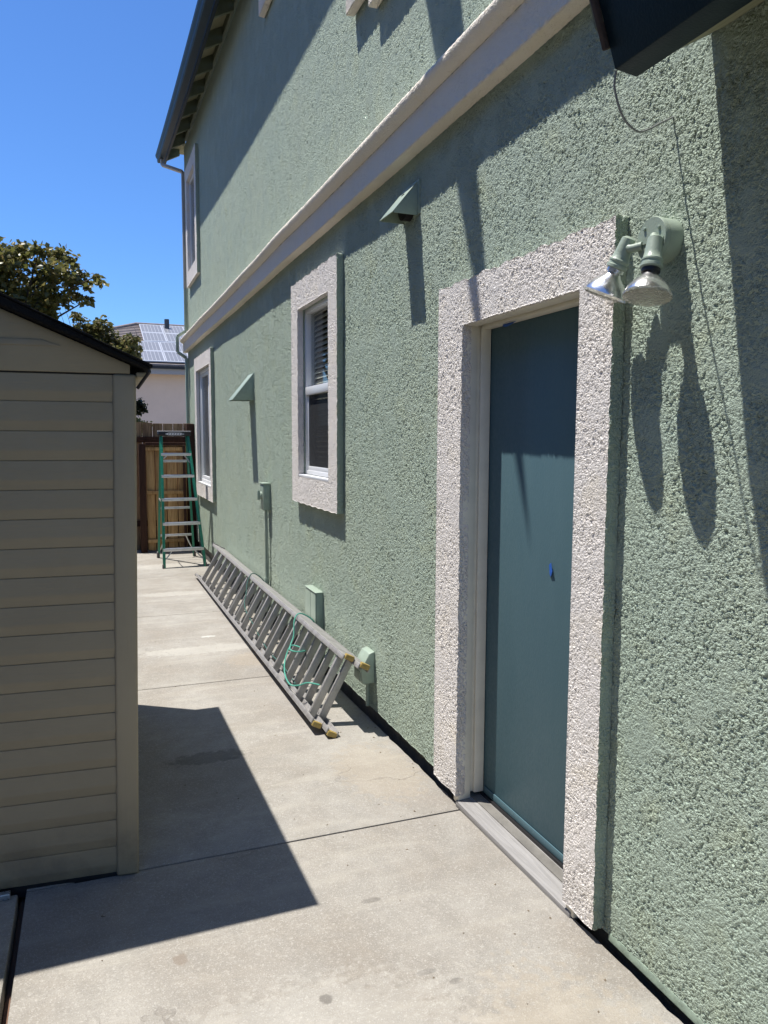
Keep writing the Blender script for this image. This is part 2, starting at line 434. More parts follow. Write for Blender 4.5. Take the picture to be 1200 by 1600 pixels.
# ------------------------------------------------------------------ house
house = thing('house', (0, 6, 0), 'two storey green stucco house wall with pale textured trim and dark blue eaves', 'house')
YE = 12.56                                             # far corner of the wall
DO = (2.05, 2.86, -1, 2.065)                           # door opening (y0, y1, z0, z1)
W2 = (4.755, 5.530, 1.31, 2.530)                       # sash window
W1 = (10.02, 11.30, .945, 2.540)                       # sliding window
ys = axis_pts(.75, YE, lambda y: .0042 if y < 2.0 else .0021*y, (1.88, DO[0]-.045, DO[1]+.045, W2[0], W2[1], W1[0], W1[1]))
zs = axis_pts(.045, 2.945, lambda z: .0052, (W2[2], W2[3], W1[2], W1[3], DO[3]+.045))
def wob(Y, Z):                                         # the uneven lower lip
    k = np.clip(1-(Z-.045)/.02, 0, 1)
    return Z+k*(.0018*np.sin(Y*23)+.0014*np.sin(Y*61+1)) - .006*k*(Y/5)
sheet('stucco_wall', ys, zs, [(DO[0]-.045, DO[1]+.045, -1, DO[3]+.045), W2, W1], 0., .09, 8, M['stucco'], house, wob)
def ez(y): return 0.0042*max(0, y-4.8)**2              # the eave line rises a touch towards the far corner
ys2 = axis_pts(2.2, YE, lambda y: .0034*y+.002)
zs2 = axis_pts(3.18, 5.80, lambda z: .011)
def ztop(Y, Z): return Z+np.clip((Z-4.4)/1.4, 0, 1)*(.0042*np.clip(Y-4.8, 0, 99)**2)
UW = (11.13, 11.98, 4.06, 5.36)
sheet('stucco_wall', ys2, zs2, [UW], 0., .06, 3, M['stucco'], house, ztop)
# plain remainder of the shell
MB().box(.0, .12, -3.0, .75, .045, 5.8).build('stucco_wall', M['stucco'], house)
MB().box(.0, .12, .75, 2.2, 2.945, 5.8).build('stucco_wall', M['stucco'], house)
MB().box(.12, 8, YE-.12, YE, .0, 5.9).build('stucco_wall', M['greenside'], house)
MB().box(7.9, 8, -3, YE-.13, 0, 5.8).box(.12, 7.9, -3.0, -2.9, 0, 5.8).build('stucco_wall', M['greenside'], house)
MB().box(.035, .16, -3, YE-.02, -.32, .035).build('foundation', M['foundation'], house)
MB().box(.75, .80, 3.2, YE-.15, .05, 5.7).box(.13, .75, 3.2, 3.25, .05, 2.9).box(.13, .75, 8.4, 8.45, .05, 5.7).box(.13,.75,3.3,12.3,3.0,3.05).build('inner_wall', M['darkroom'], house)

MB().prism([(-.003, 0, .026), (.001, 0, .050), (.03, 0, .050), (.03, 0, .026)], (0, -3, 0), (0, 1.86, 0)).build('weep_screed', M['screed'], house, bevel=.002)
# belly band
prof = [(0, 2.935), (-.066, 2.935), (-.066, 3.000), (-.066, 3.075), (-.085, 3.085), (-.104, 3.100), (-.113, 3.114), (-.116, 3.128), (-.10, 3.150), (-.06, 3.178), (0, 3.195)]
pp = []
for (a, b), (c, d) in zip(prof[:-1], prof[1:]):
    n = max(1, int(math.hypot(c-a, d-b)/.011))
    for i in range(n): pp.append((a+(c-a)*i/n, b+(d-b)*i/n))
pp.append(prof[-1]); pp = np.array(pp)
yb = axis_pts(1.45, YE+.07, lambda y: .0032*y+.003)
wz = .004*np.sin(yb*1.3)+.0015*np.sin(yb*4.3+1)
wx = .002*np.sin(yb*2.9+.5)
Vb = np.zeros((len(yb), len(pp), 3)); Vb[..., 0] = pp[None, :, 0]+wx[:, None]*(pp[None, :, 0] < -.01); Vb[..., 1] = yb[:, None]; Vb[..., 2] = pp[None, :, 1]+wz[:, None]
ib = np.arange(len(yb)*len(pp)).reshape(len(yb), len(pp))
def qd(ib): return np.stack([ib[:-1, :-1], ib[1:, :-1], ib[1:, 1:], ib[:-1, 1:]], -1).reshape(-1, 4)
ncap = int(np.argmax(pp[:, 1] > 3.0745))
o = link('belly_band', grid_mesh('belly_band', Vb[:, :ncap+1].reshape(-1, 3)-np.array((0,6,0)), qd(np.arange(len(yb)*(ncap+1)).reshape(len(yb), ncap+1))), M['bandstucco'], house, (0,6,0))
nk = len(pp)-ncap
c_ = link('cap', grid_mesh('cap', Vb[:, ncap:].reshape(-1, 3)-np.array((0,6,0)), qd(np.arange(len(yb)*nk).reshape(len(yb), nk))), M['bandstucco'], o, (0,6,0))
MB().prism([(0, YE+.07, 2.935), (-.066, YE+.07, 2.935), (-.066, YE+.07, 3.075), (-.113, YE+.07, 3.11), (-.1, YE+.07, 3.15), (0, YE+.07, 3.19)], (0,-.005,0), (0,-.001,0)).build('end_cap', M['trimstucco'], o)

# trims in stucco
def trim(outer, hole, parent, xf=-.045, res=.0045, holeopen=False, name='trim'):
    a, b, c, d = outer; h = hole
    yy = axis_pts(a, b, lambda y: max(res, .0021*y), (h[0], h[1]))
    zz = axis_pts(c, d, lambda z: res*1.15, (h[3],) if holeopen else (h[2], h[3]))
    hh = (h[0], h[1], -9 if holeopen else h[2], h[3])
    def irr(Y, Z):
        e = np.clip(1-(d-Z)/.03, 0, 1); f = np.clip(1-(Z-c)/.03, 0, 1)
        return Z+e*(.004*np.sin(Y*31)+.003*np.sin(Y*77+2))+f*(.003*np.sin(Y*41+1))
    return sheet(name, yy, zz, [hh], xf, -.0005 if not holeopen else .0, 8, M['trimstucco'], parent, irr, True, M['stucco'])
# door
door = MB().box(.095, .135, 2.03, 2.935, .045, 2.055).build('door', M['door'], house, bevel=.002)
trim((1.886, 3.088, .050, 2.240), DO, door, -.044, .0042, True, 'stucco_casing')
fm = MB()
for (y0, y1) in ((DO[1]-.001, DO[1]+.045), (DO[0]-.045, DO[0]+.001)):
    fm.box(-.030, .03, y0, y1, .01, DO[3]+.03)
fm.box(-.030, .03, DO[0]+.001, DO[1]-.001, DO[3]-.004, DO[3]+.044)
fm.build('brick_mould', M['frametan'], door, bevel=.004)
jm = MB()
jm.box(.031, .160, DO[1]+.012, DO[1]+.044, .05, DO[3]).box(.031, .160, DO[0]-.044, DO[0]-.012, .05, DO[3]).box(.031, .16, DO[0]-.044, DO[1]+.044, DO[3]+.001, DO[3]+.03)
jm.box(.046, .092, DO[1]-.004, DO[1]+.0115, .05, DO[3]-.01).box(.046, .092, DO[0]-.0115, DO[0]+.004, .05, DO[3]-.01).box(.046, .092, DO[0]+.0045, DO[1]-.0045, DO[3]-.013, DO[3]+.0005)
jm.build('door_jamb', M['frametan'], door, bevel=.0025)
MB().prism([(-.036, 0, -.004), (-.036, 0, .024), (.087, 0, .036), (.087, 0, -.004)], (0, 2.018, 0), (0, 2.872, 0)).build('threshold', woodm('weathered_sill', (.30,.29,.28), (.47,.455,.44), 14, (1,.05,1), .85, .003), door, bevel=.003)
MB().box(.089, .0945, 2.06, 2.85, .048, .080).build('door_sweep', M['door'], door, bevel=.004)
MB().box(.080, .0935, 2.05, 2.86, .0345, .047).build('sweep_seal', M['blackpl'], door)
def blind(name, y0, y1, z0, z1, x, parent, pitch=.045, ang=35):
    m_ = MB(); z = z0
    while z < z1:
        a = R(ang)
        m_.obox((x, (y0+y1)/2, z), (.022*math.cos(a), 0, .022*math.sin(a)), (0, (y1-y0)/2, 0), (-.0012*math.sin(a), 0, .0012*math.cos(a))); z += pitch
    return tag(m_.build(name, M['blind'], parent), kind='stuff')

# sash window
win = MB()
y0, y1, z0, z1 = W2
win.box(.012, .075, y0, y0+.032, z0+.022, z1).box(.012, .075, y1-.032, y1, z0+.022, z1).box(.012, .075, y0+.0325, y1-.0325, z1-.032, z1).box(.012, .075, y0+.0325, y1-.0325, z0+.022, z0+.052)
win = win.build('window', M['vinyl'], house, bevel=.003)
tag(win, 'narrow single hung window between the two vent hoods')
trim((4.570, 5.712, 1.122, 2.722), W2, win, -.045, .0045)
MB().box(-.042, .0115, y0+.004, y1-.004, z0, z0+.020).build('sill', M['vinyl'], win, bevel=.003)
zm = 1.940
MB().box(.006, .050, y0+.033, y1-.033, zm-.030, zm+.028).build('meeting_rail', M['vinyl'], win, bevel=.003)
s_ = MB().box(.020, .048, y0+.033, y0+.062, z0+.053, zm-.031).box(.020, .048, y1-.062, y1-.033, z0+.053, zm-.031).box(.020, .048, y0+.0625, y1-.0625, z0+.053, z0+.082)
s_.build('sash', M['vinyl'], win, bevel=.002)
MB().box(.052, .056, y0+.032, y1-.032, zm+.02, z1-.03).build('pane', M['glass'], win)
MB().box(.036, .040, y0+.06, y1-.06, z0+.08, zm-.03).build('pane', M['glass'], win)
MB().add([(.026, y0+.06, z0+.08), (.026, y1-.06, z0+.08), (.026, y1-.06, zm-.031), (.026, y0+.06, zm-.031)], [(0,1,2,3)]).build('insect_screen', M['screen'], win)
blind('blind', y0+.03, y1-.03, z0+.05, z1-.02, .088, win, .038, 50)

# sliding window
y0, y1, z0, z1 = W1
win1 = MB()
win1.box(.008, .08, y0, y0+.04, z0+.022, z1).box(.008, .08, y1-.045, y1, z0+.022, z1).box(.008, .08, y0+.0405, y1-.0455, z1-.045, z1).box(.008, .08, y0+.0405, y1-.0455, z0+.022, z0+.06)
win1 = tag(win1.build('window', M['vinyl'], house, bevel=.003), 'tall sliding window at the far end beside the green stepladder')
trim((9.865, 11.47, .770, 2.722), W1, win1, -.045, .006)
MB().box(-.042, .0075, y0+.004, y1-.004, z0, z0+.021).build('sill', M['vinyl'], win1, bevel=.003)
MB().box(.022, .060, 10.50, 10.56, z0+.061, z1-.046).box(.022, .06, 10.5605, y1-.046, z0+.061, z0+.11).box(.022, .06, 10.5605, y1-.046, z1-.09, z1-.0465).box(.022, .06, y1-.1, y1-.0465, z0+.1105, z1-.0905).build('sash', M['vinyl'], win1, bevel=.003)
MB().box(.050, .054, y0+.04, 10.50, z0+.06, z1-.045).build('pane', M['glass'], win1)
MB().box(.038, .042, 10.56, y1-.10, z0+.11, z1-.09).build('pane', M['glass'], win1)

# far upper window
y0, y1, z0, z1 = UW
win3 = MB()
win3.box(.0, .05, y0, y0+.04, z0, z1).box(.0, .05, y1-.04, y1, z0, z1).box(.0, .05, y0+.0405, y1-.0405, z1-.04, z1).box(.0, .05, y0+.0405, y1-.0405, z0, z0+.05)
win3 = tag(win3.build('window', M['vinyl'], house, bevel=.003), 'upstairs window at the far corner, behind the downspout')
trim((10.95, 12.16, 3.86, 5.56), UW, win3, -.045, .008)
MB().box(.012, .016, y0+.04, y1-.04, z0+.05, z1-.04).build('pane', M['glass'], win3)
MB().box(.06, .065, y0+.04, y1-.04, z0+.05, z1-.04).build('window_shade', paint('window_shade', (.55,.56,.58), .8, .1), win3)
# upper windows whose lower corners reach into the picture
def high_window(y0, y1, z0, z1, label):
    w_ = tag(MB().box(-.03, -.012, y0+.2, y1-.2, z0+.2, z1-.2).build('window', M['vinyl'], house, bevel=.003), label)
    MB().box(-.055, -.004, y0, y0+.2, z0, z1).box(-.055, -.004, y1-.2, y1, z0, z1).box(-.055, -.004, y0+.2, y1-.2, z0, z0+.2).box(-.055, -.004, y0+.2, y1-.2, z1-.2, z1).build('trim', M['bandstucco'], w_, bevel=.006)
    MB().box(-.034, -.031, y0+.25, y1-.25, z0+.25, z1-.25).build('pane', M['glass'], w_)
    return w_
high_window(5.35, 6.70, 5.115, 5.75, 'upstairs window with its trim high under the eave')
hw = high_window(3.0, 4.35, 3.985, 5.5, 'upstairs window above the vent hood, only its lower trim in view')
MB().box(-.056, -.003, 2.85, 3.975, 3.845, 3.983).build('apron', M['bandstucco'], hw, bevel=.006)

# ---- eave of the main roof (runs along the wall, open rafter tails, gutter)
def eave_sweep(profile, ya, yb_, n=24):
    m_ = MB(); yy = np.linspace(ya, yb_, n); k = len(profile); vs = []; fs = []
    for y in yy: vs += [(x, y, z+ez(y)) for x, z in profile]
    for i in range(n-1):
        for j in range(k): fs.append((i*k+j, i*k+(j+1)%k, (i+1)*k+(j+1)%k, (i+1)*k+j))
    fs += [tuple(range(k))[::-1], tuple((n-1)*k+j for j in range(k))]
    return m_.add(vs, fs)
G = 5.765
eave_sweep([(-.268, G-.115), (-.345, G-.115), (-.357, G-.10), (-.360, G-.06), (-.38, G-.03), (-.385, G), (-.378, G+.003), (-.352, G-.05), (-.34, G-.104), (-.268, G-.108)], 1.2, 13.05).build('gutter', M['navymetal'], house)
eave_sweep([(-.262, G+.0), (-.385, G), (-.385, G-.002), (-.262, G-.002)], 13.03, 13.06, 2).build('gutter_end', M['navymetal'], house)
eave_sweep([(-.228, G-.125), (-.262, G-.125), (-.262, G+.03), (-.228, G+.03)], 1.2, 13.05).build('fascia_board', M['navy'], house)
eave_sweep([(-.33, G+.025), (.0, G+.215), (6.0, G+3.5), (6.0, G+3.6), (-.33, G+.045)], 0.5, 13.0).build('roof', M['brownroof'], house)
eave_sweep([(-.225, G+.045), (.06, G+.195), (.06, G+.214), (-.225, G+.064)], 1.2, 13.0).build('roof_deck', M['soffit'], house)
eave_sweep([(-.001, G+.05), (-.03, G+.05), (-.03, G+.14), (-.001, G+.16)], 1.2, 12.54).build('frieze_board', M['soffitgreen'], house)
MB().box(-.22, 6, 12.57, 13.04, 6.11, 6.13).build('roof_deck', M['soffit'], house)
for y in (2.4, 3.1, 3.8, 4.5, 5.2, 5.9, 6.6, 7.28, 7.98, 8.68, 9.38, 10.08, 10.78, 11.48, 12.18, 12.85):
    e = ez(y)
    MB().prism([(-.225, 0, G-.115+e), (-.032, 0, G-.015+e), (-.032, 0, G+.146+e), (-.225, 0, G+.043+e)], (0, y-.022, 0), (0, y+.022, 0)).build('rafter_tail', M['soffitgreen'], house, bevel=.002)
# a pointed outrigger, unseen above the frame, made up to throw the tapering shadow
MB().prism([(-.30, 3.50, G+.02), (-.30, 3.97, G+.02), (-1.10, 3.415, G+.06)], (0,0,-.03), (0,0,.02)).build('shadow_wedge', M['navy'], house)

# downspout at the far corner
ds = MB()
def rect_run(m_, pts, w=.055, d=.045):
    for a, b in zip(pts[:-1], pts[1:]): m_.bar(a, b, (0,1,0) if abs(Vector(b).z-Vector(a).z) > .05 else (0,0,1), w, d)
e = ez(12.7)
top = [(-.31, 12.78, G-.115+e), (-.31, 12.78, G-.20+e), (-.030, 12.50, G-.36+e), (-.030, 12.50, 3.9)]
rect_run(ds, top); dsp = tag(ds.build('downspout', M['downspout_tan'], house, bevel=.006), 'tan upper run of the corner downspout')
ds = MB(); rect_run(ds, [(-.03, 12.50, 3.9), (-.03, 12.50, 3.26), (-.165, 12.50, 3.17), (-.165, 12.50, 2.93), (-.03, 12.50, 2.84), (-.03, 12.50, -.05)])
tag(ds.build('downspout', M['greenpaint'], house, bevel=.006), 'green lower run of the corner downspout, stepping round the band')

# ---- low roof end at upper right
E0 = 1.555
up = Vector((-.42, 0, 1)).normalized()
def sweep_y(pts, ya, yb_): return MB().prism([(x, 0, z) for x, z in pts], (0, ya, 0), (0, yb_, 0))
f0 = Vector((-.247, 0, 2.452)); f1 = Vector((-.310, 0, 2.459))
H = .27
sweep_y([(f0.x, f0.z), (f1.x, f1.z), (f1.x-.098, f1.z+H), (f0.x-.098, f0.z+H)], -2.5, E0).build('fascia_board', M['navy'], house, bevel=.002)
tag(COL.objects[-1], 'dark blue fascia end hanging into the top right corner')
sweep_y([(-.318, 2.508), (-.336, 2.500), (-.428, 2.745), (-.40, 2.75)], E0+.002, E0+.016).build('drip_edge', M['brownroof'], house, bevel=.004)
sweep_y([(-.002, 2.605), (-.246, 2.47), (-.246, 2.50), (-.002, 2.635)], -2.5, E0-.015).build('soffit', M['soffit'], house)
sweep_y([(-.46, 2.72), (-.0, 2.93), (-.0, 2.96), (-.47, 2.745)], -2.5, E0+.01).build('pent_roof', M['brownroof'], house)
MB().prism([(-.246, 0, 2.475), (-.003, 0, 2.608), (-.003, 0, 2.92), (-.40, 0, 2.735), (-.345, 0, 2.56)], (0, E0-.014, 0), (0, E0+.034, 0)).build('barge_board', M['soffitgreen'], house)

# ------------------------------------------------------------------ fixtures on the wall
def hood(y0, y1, z0, z1, d, label, name='vent_hood'):
    t_ = thing(name, (0, (y0+y1)/2, z0), label, 'vent')
    th = .003
    def side(y):
        return MB().prism([(.0, y, z0), (-d, y, z0), (-d, y, z0+.006), (-.006, y, z1), (.0, y, z1)], (0, -th/2, 0), (0, th/2, 0))
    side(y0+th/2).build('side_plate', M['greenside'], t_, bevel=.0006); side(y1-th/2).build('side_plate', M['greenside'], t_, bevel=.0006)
    MB().prism([(-d-.004, 0, z0+.001), (-.003, 0, z1+.006), (-.003, 0, z1+.010), (-d-.007, 0, z0+.004)], (0, y0-.002, 0), (0, y1+.002, 0)).build('sloping_cover', M['greenpaint'], t_, bevel=.001)
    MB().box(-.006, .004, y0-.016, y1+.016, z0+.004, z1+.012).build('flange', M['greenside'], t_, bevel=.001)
    MB().lathe([(0, (y1-y0)*.36), (.04, (y1-y0)*.36)], (-.045, (y0+y1)/2, z0+(z1-z0)*.36), (1,0,0), 20).build('duct', M['dark'], t_)
    return t_
hood(3.42, 3.59, 2.65, 2.80, .125, 'green metal vent hood high on the wall above the door, nearer of the two hoods')
hood(7.36, 7.60, 1.955, 2.205, .20, 'green wedge vent hood above the small electrical box, farther of the two hoods')
t_ = thing('utility_cover', (0, 4.06, .2), 'small green angular outlet cover low on the wall behind the near ladder end', 'cover')
MB().prism([(0, 0, .20), (-.075, 0, .20), (-.085, 0, .285), (-.035, 0, .375), (0, 0, .385)], (0, 3.99, 0), (0, 4.12, 0)).build('cover', M['greenpaint'], t_, bevel=.005)
MB().box(-.0865, -.0755, 4.005, 4.105, .215, .27).build('flap', M['greenside'], t_, bevel=.003)
MB().tube([(-.022, 4.05, .2), (-.022, 4.05, .05)], .012).build('conduit', M['greenside'], t_)

t_ = thing('junction_box', (0, 5.17, .1), 'tall flat green utility box low on the wall behind the aluminium ladder', 'utility box')
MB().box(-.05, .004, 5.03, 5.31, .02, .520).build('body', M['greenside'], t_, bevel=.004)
MB().box(-.056, -.051, 5.165, 5.305, .03, .512).build('lid', M['greenpaint'], t_, bevel=.003)
MB().box(-.056, -.051, 5.035, 5.158, .03, .512).build('lid', M['greenpaint'], t_, bevel=.003)
MB().box(-.058, .002, 5.026, 5.314, .521, .529).build('rain_cap', M['greenpaint'], t_, bevel=.002)

t_ = thing('disconnect_switch', (0, 6.74, .1), 'small green electrical switch box with a conduit running down the wall', 'switch box')
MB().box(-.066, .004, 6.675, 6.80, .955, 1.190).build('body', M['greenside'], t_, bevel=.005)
MB().box(-.072, .0, 6.668, 6.807, 1.185, 1.197).build('rain_cap', M['greenpaint'], t_, bevel=.003)
MB().lathe([(0, .034), (.012, .034), (.016, .028)], (-.066, 6.745, 1.085), (-1,0,0), 20).box(-.104, -.082, 6.738, 6.752, 1.045, 1.13).build('lever', M['greenpaint'], t_, bevel=.002)
MB().tube([(-.028, 6.74, .956), (-.028, 6.745, .33)], .0135, 12).tube([(-.04, 6.69, .956), (-.028, 6.70, .8), (-.016, 6.71, .32)], .006, 8).build('conduit', M['greenside'], t_, smooth=True)
MB().tube([(-.028, 6.745, .335), (-.028, 6.745, .02)], .021, 12).build('conduit_sleeve', M['greenpaint'], t_, smooth=True)

# floodlight
fl = thing('floodlight', (0, 1.712, 2.13), 'twin bulb floodlight on a green round base right of the door', 'lamp')
c0 = Vector((0, 1.712, 2.135))
MB().lathe([(-.004, .057), (.040, .057), (.043, .056)], c0, (-1,0,0), 40).build('canopy', M['lamppaint'], fl, bevel=.002, smooth=True)
MB().lathe([(.0435, .0585), (.055, .0585), (.058, .0565), (.058, .0)], c0, (-1,0,0), 40, caps=False).box(-.0605, -.0585, 1.662, 1.762, 2.126, 2.131).build('cover_plate', M['lamppaint'], fl, smooth=True)
m_ = MB()
for a in (.9, 2.5): m_ = MB().lathe([(.0585, .005), (.062, .005), (.063, .003)], c0+Vector((0, .04*math.cos(a), .04*math.sin(a))), (-1,0,0), 10); m_.build('screw', M['greenside'], fl)
t = NT('lamp_reflector')
t.set(Base_Color=(.80,.80,.80), Metallic=.95, Roughness=.24)
wv = t.new('ShaderNodeTexWave'); wv.inputs['Scale'].default_value = 60; t.bump(t.noise(140, 2), .0006)
M['reflector'] = t.m
t = NT('lamp_lens')
t.set(Base_Color=(.93,.93,.84), Roughness=.08); t.b.inputs['Transmission Weight'].default_value = .8; t.b.inputs['IOR'].default_value = 1.45
t.bump(t.voro(130), .002); M['lens'] = t.m
def lamp_head(knuckle, base, axis, label=None):
    axis = Vector(axis).normalized(); kn = Vector(knuckle); base = Vector(base)
    MB().tube(spline([kn, kn+(base-kn)*.5+Vector((-.004,0,.012)), base-axis*.045], 5), .0115, 12).lathe([(-.012,.0),(-.008,.011),(.008,.011),(.012,0)], base-axis*.055, axis.orthogonal(), 14, caps=False).build('arm', M['lamppaint'], fl, smooth=True)
    sk = MB().lathe([(-.066, .010), (-.060, .019), (-.02, .0225), (-.004, .0245), (0, .0285), (.004, .0285), (.006, .0265), (.012, .0265), (.014, .0295), (.021, .0295), (.024, .024)], base, axis, 28)
    sk.build('socket', M['lamppaint'], fl, smooth=True)
    MB().lathe([(.0245, .024), (.034, .024), (.036, .020)], base, axis, 24).build('bulb_collar', M['blackpl'] if label else M['reflector'], fl, smooth=True)
    ribs = []
    n = 56; vs = []; fs = []
    prof_ = [(.0365, .019), (.046, .024), (.060, .040), (.076, .0535), (.088, .0595), (.094, .0615)]
    b = MB().lathe(prof_, base, axis, 48).build('bulb', M['reflector'], fl, smooth=True)
    MB().lathe([(.0945, .0625), (.098, .0632), (.102, .0625)], base, axis, 48, caps=False).build('bulb_rim', M['lens'], b, smooth=True)
    MB().lathe([(.1015, .0622), (.106, .054), (.109, .036), (.1105, .012), (.1106, .001)], base, axis, 48).build('bulb_lens', M['lens'], b, smooth=True)
lamp_head((-.058, 1.70, 2.140), (-.088, 1.668, 2.068), (-.20, -.10, -.95), True)
lamp_head((-.058, 1.745, 2.125), (-.080, 1.812, 2.098), (-.20, .34, -.88))

# hanging cable
cab = spline([(-.30, 1.563, 2.462), (-.296, 1.572, 2.425), (-.262, 1.582, 2.37), (-.205, 1.600, 2.352), (-.13, 1.650, 2.385), (-.06, 1.69, 2.425), (.01, 1.716, 2.462)], 8)
tag(MB().tube(cab, .0027, 8).build('cable', paint('grey_cable', (.24,.25,.25), .45, .1), None, (-.1, 1.6, 2.4), smooth=True), 'grey cable looping from the roof corner into the wall above the floodlight', 'cable')

# tape scraps
def tape(pts, label):
    m_ = MB(); pts = [Vector(p) for p in pts]; m_.prism(pts, (0,0,0), (-.0012,0,0)); c = sum(pts, Vector())/len(pts)
    tag(m_.build('masking_tape', M['bluetape'], None, tuple(c)), label, 'tape')
tape([(.0938, 2.387, 1.135), (.089, 2.368, 1.145), (.087, 2.355, 1.115), (.092, 2.371, 1.092), (.0938, 2.382, 1.10)], 'torn scrap of blue masking tape at mid height on the door')
tape([(.060, 2.70, 2.05), (.058, 2.60, 2.049), (.045, 2.615, 2.037), (.048, 2.66, 2.034), (.05, 2.69, 2.04)], 'torn blue tape left at the top edge of the door frame')

# ------------------------------------------------------------------ extension ladder
M['alu'] = metal('weathered_aluminium', (.44, .425, .41), .55, .55, .5, (.20,.185,.17))
M['alurung'] = metal('rung_aluminium', (.46, .45, .43), .5, .6, .4, (.22,.20,.18))
M['yellow'] = paint('yellow_cap', (.40, .285, .08), .5, .25, 40)
M['greyrub'] = paint('grey_rubber', (.10,.10,.10), .7, .2)
lad = thing('extension_ladder', (-.3, 6.5, 0), 'long weathered aluminium extension ladder lying on its side against the wall', 'ladder')
bA, bB = Vector((-.372, 3.90, .036)), Vector((-.335, 9.15, -.045))
tA, tB = Vector((-.183, 3.90, .392)), Vector((-.120, 9.15, .318))
axis_l = (bB-bA).normalized()
wid = (tA-bA).normalized(); nrm = axis_l.cross(wid).normalized()
if nrm.x < 0: nrm = -nrm                                # towards the wall and down
def rail(m_, a, b, wdir, hgt=.072, th=.026):
    m_.bar(a, b, wdir, .006, hgt)
    d = (Vector(b)-Vector(a)).normalized(); n_ = d.cross(Vector(wdir)).normalized()
    for s_ in (-1, 1):
        off = n_*s_*(hgt/2-.004)
        m_.bar(Vector(a)+off-Vector(wdir)*th*.5, Vector(b)+off-Vector(wdir)*th*.5, wdir, th, .008)
def ladder_section(off, y_shift, y0r, nr, caps):
    sh_ = axis_l*y_shift
    for (a, b, w_) in ((bA, bB, wid), (tA, tB, -wid)):
        a2, b2 = a+nrm*off+sh_, b+nrm*off+sh_
        m_ = MB(); rail(m_, a2, b2, -w_); rl = m_.build('rail', M['alu'], lad, bevel=.0015)
        MB().bar(a2-axis_l*.010, a2+axis_l*.022, w_, .030, .056).build('yellow_cap' if caps else 'end_cap', M['yellow'], rl, bevel=.006)
        MB().bar(b2-axis_l*.02, b2+axis_l*.055, w_, .022, .070).build('rubber_end', M['greyrub'], rl, bevel=.006)
    for k in range(nr):
        y = y0r+.315*k
        f = (y-bA.y)/(bB.y-bA.y)
        a2 = bA.lerp(bB, f)+nrm*off; b2 = tA.lerp(tB, f)+nrm*off
        d = (b2-a2).normalized()
        m_ = MB()
        poly = []
        for (u, v) in ((-.020,-.013),(.020,-.013),(.024,-.004),(.020,.013),(-.020,.013),(-.024,-.004)):
            poly.append(a2+d*.004+nrm*u+axis_l*v)
        m_.prism(poly, (0,0,0), (b2-a2)*(1-.008/.42))
        m_.build('rung', M['alurung'], lad, bevel=.0015)
ladder_section(0, 0, 4.03, 16, True)
ladder_section(.068, -.085, 4.045, 16, True)
for f in (.03, .5):
    for p, sg in ((bA.lerp(bB, f), 1), (tA.lerp(tB, f), -1)):
        MB().obox(p+nrm*.04+wid*.012*sg, axis_l*.03, wid*.010, nrm*.045).build('rail_guide', M['alu'], lad, bevel=.002)
# rope along and over the rungs; ladder-plane coordinates: (f along, w across, n outwards)
def lp(y, w, n): 
    f = (y-bA.y)/(bB.y-bA.y); return bA.lerp(bB, f).lerp(tA.lerp(tB, f), w)-nrm*n
rope = spline([lp(4.98,.98,-.12), lp(4.97,1.05,-.06), lp(4.96,1.05,.03), lp(4.92,.92,.055), lp(4.86,.70,.03), lp(4.80,.56,.04), lp(4.70,.52,.06), lp(4.62,.56,.04), lp(4.66,.62,-.02), lp(4.80,.56,.03), lp(4.74,.36,.05), lp(4.60,.20,.06), lp(4.42,.14,.06), lp(4.30,.22,.05), lp(4.22,.34,.035), lp(4.12,.42,.0)], 8)
ropem = paint('green_rope', (.10, .40, .30), .8, .3, 120, .003, 220)
MB().tube(rope, .0048, 7).build('rope', ropem, lad, smooth=True)
rope = spline([lp(6.72,.97,-.14), lp(6.74,1.06,-.05), lp(6.72,1.05,.03), lp(6.66,.86,.045), lp(6.55,.62,.03), lp(6.45,.46,.03), lp(6.3,.34,.01), lp(6.1,.24,-.03), lp(5.7,.16,-.03), lp(5.3,.12,-.03), lp(5.0,.14,-.04), lp(4.6,.10,-.04)], 7)
MB().tube(rope, .0045, 7).build('rope', paint('dark_green_rope', (.045, .13, .11), .8, .3, 120, .003, 220), lad, smooth=True)

# ------------------------------------------------------------------ stepladder
M['fibre'] = paint('green_fibreglass', (.015, .215, .135), .35, .2, 25)
M['alub'] = metal('bright_aluminium', (.66, .66, .66), .4, .6, .25)
st = thing('stepladder', (-.4, 10.5, gz(10.5)), 'green fibreglass stepladder with aluminium steps standing open by the fence', 'stepladder')
fyt, fyb = 10.50, 10.10
zb = gz(10.1)
FL = (Vector((-.655, fyb, zb+.0)), Vector((-.622, fyt, 1.63)))
FR = (Vector((-.108, fyb, zb+.0)), Vector((-.255, fyt, 1.63)))
zr = gz(11.1)
RL = (Vector((-.640, 11.12, zr)), Vector((-.618, fyt+.10, 1.62)))
RR = (Vector((-.130, 11.12, zr)), Vector((-.262, fyt+.10, 1.62)))
def channel(a, b, flip, w=.030, h=.062):
    m_ = MB(); d = (b-a).normalized(); n_ = Vector((1,0,0)); n_ = (n_-d*n_.dot(d)).normalized(); q = d.cross(n_)
    m_.bar(a, b, n_, .007, h)
    for s_ in (-1, 1): m_.bar(a+q*s_*(h/2-.003)+n_*flip*w/2, b+q*s_*(h/2-.003)+n_*flip*w/2, n_, w, .006)
    return m_
for (a, b), fpl in ((FL, 1), (FR, -1)):
    o = channel(a, b, fpl).build('front_rail', M['fibre'], st, bevel=.001)
    MB().bar(a-Vector((0,0,.0)), a+(b-a).normalized()*.05, (1,0,0), .02, .072).build('foot', M['greyrub'], o, bevel=.004)
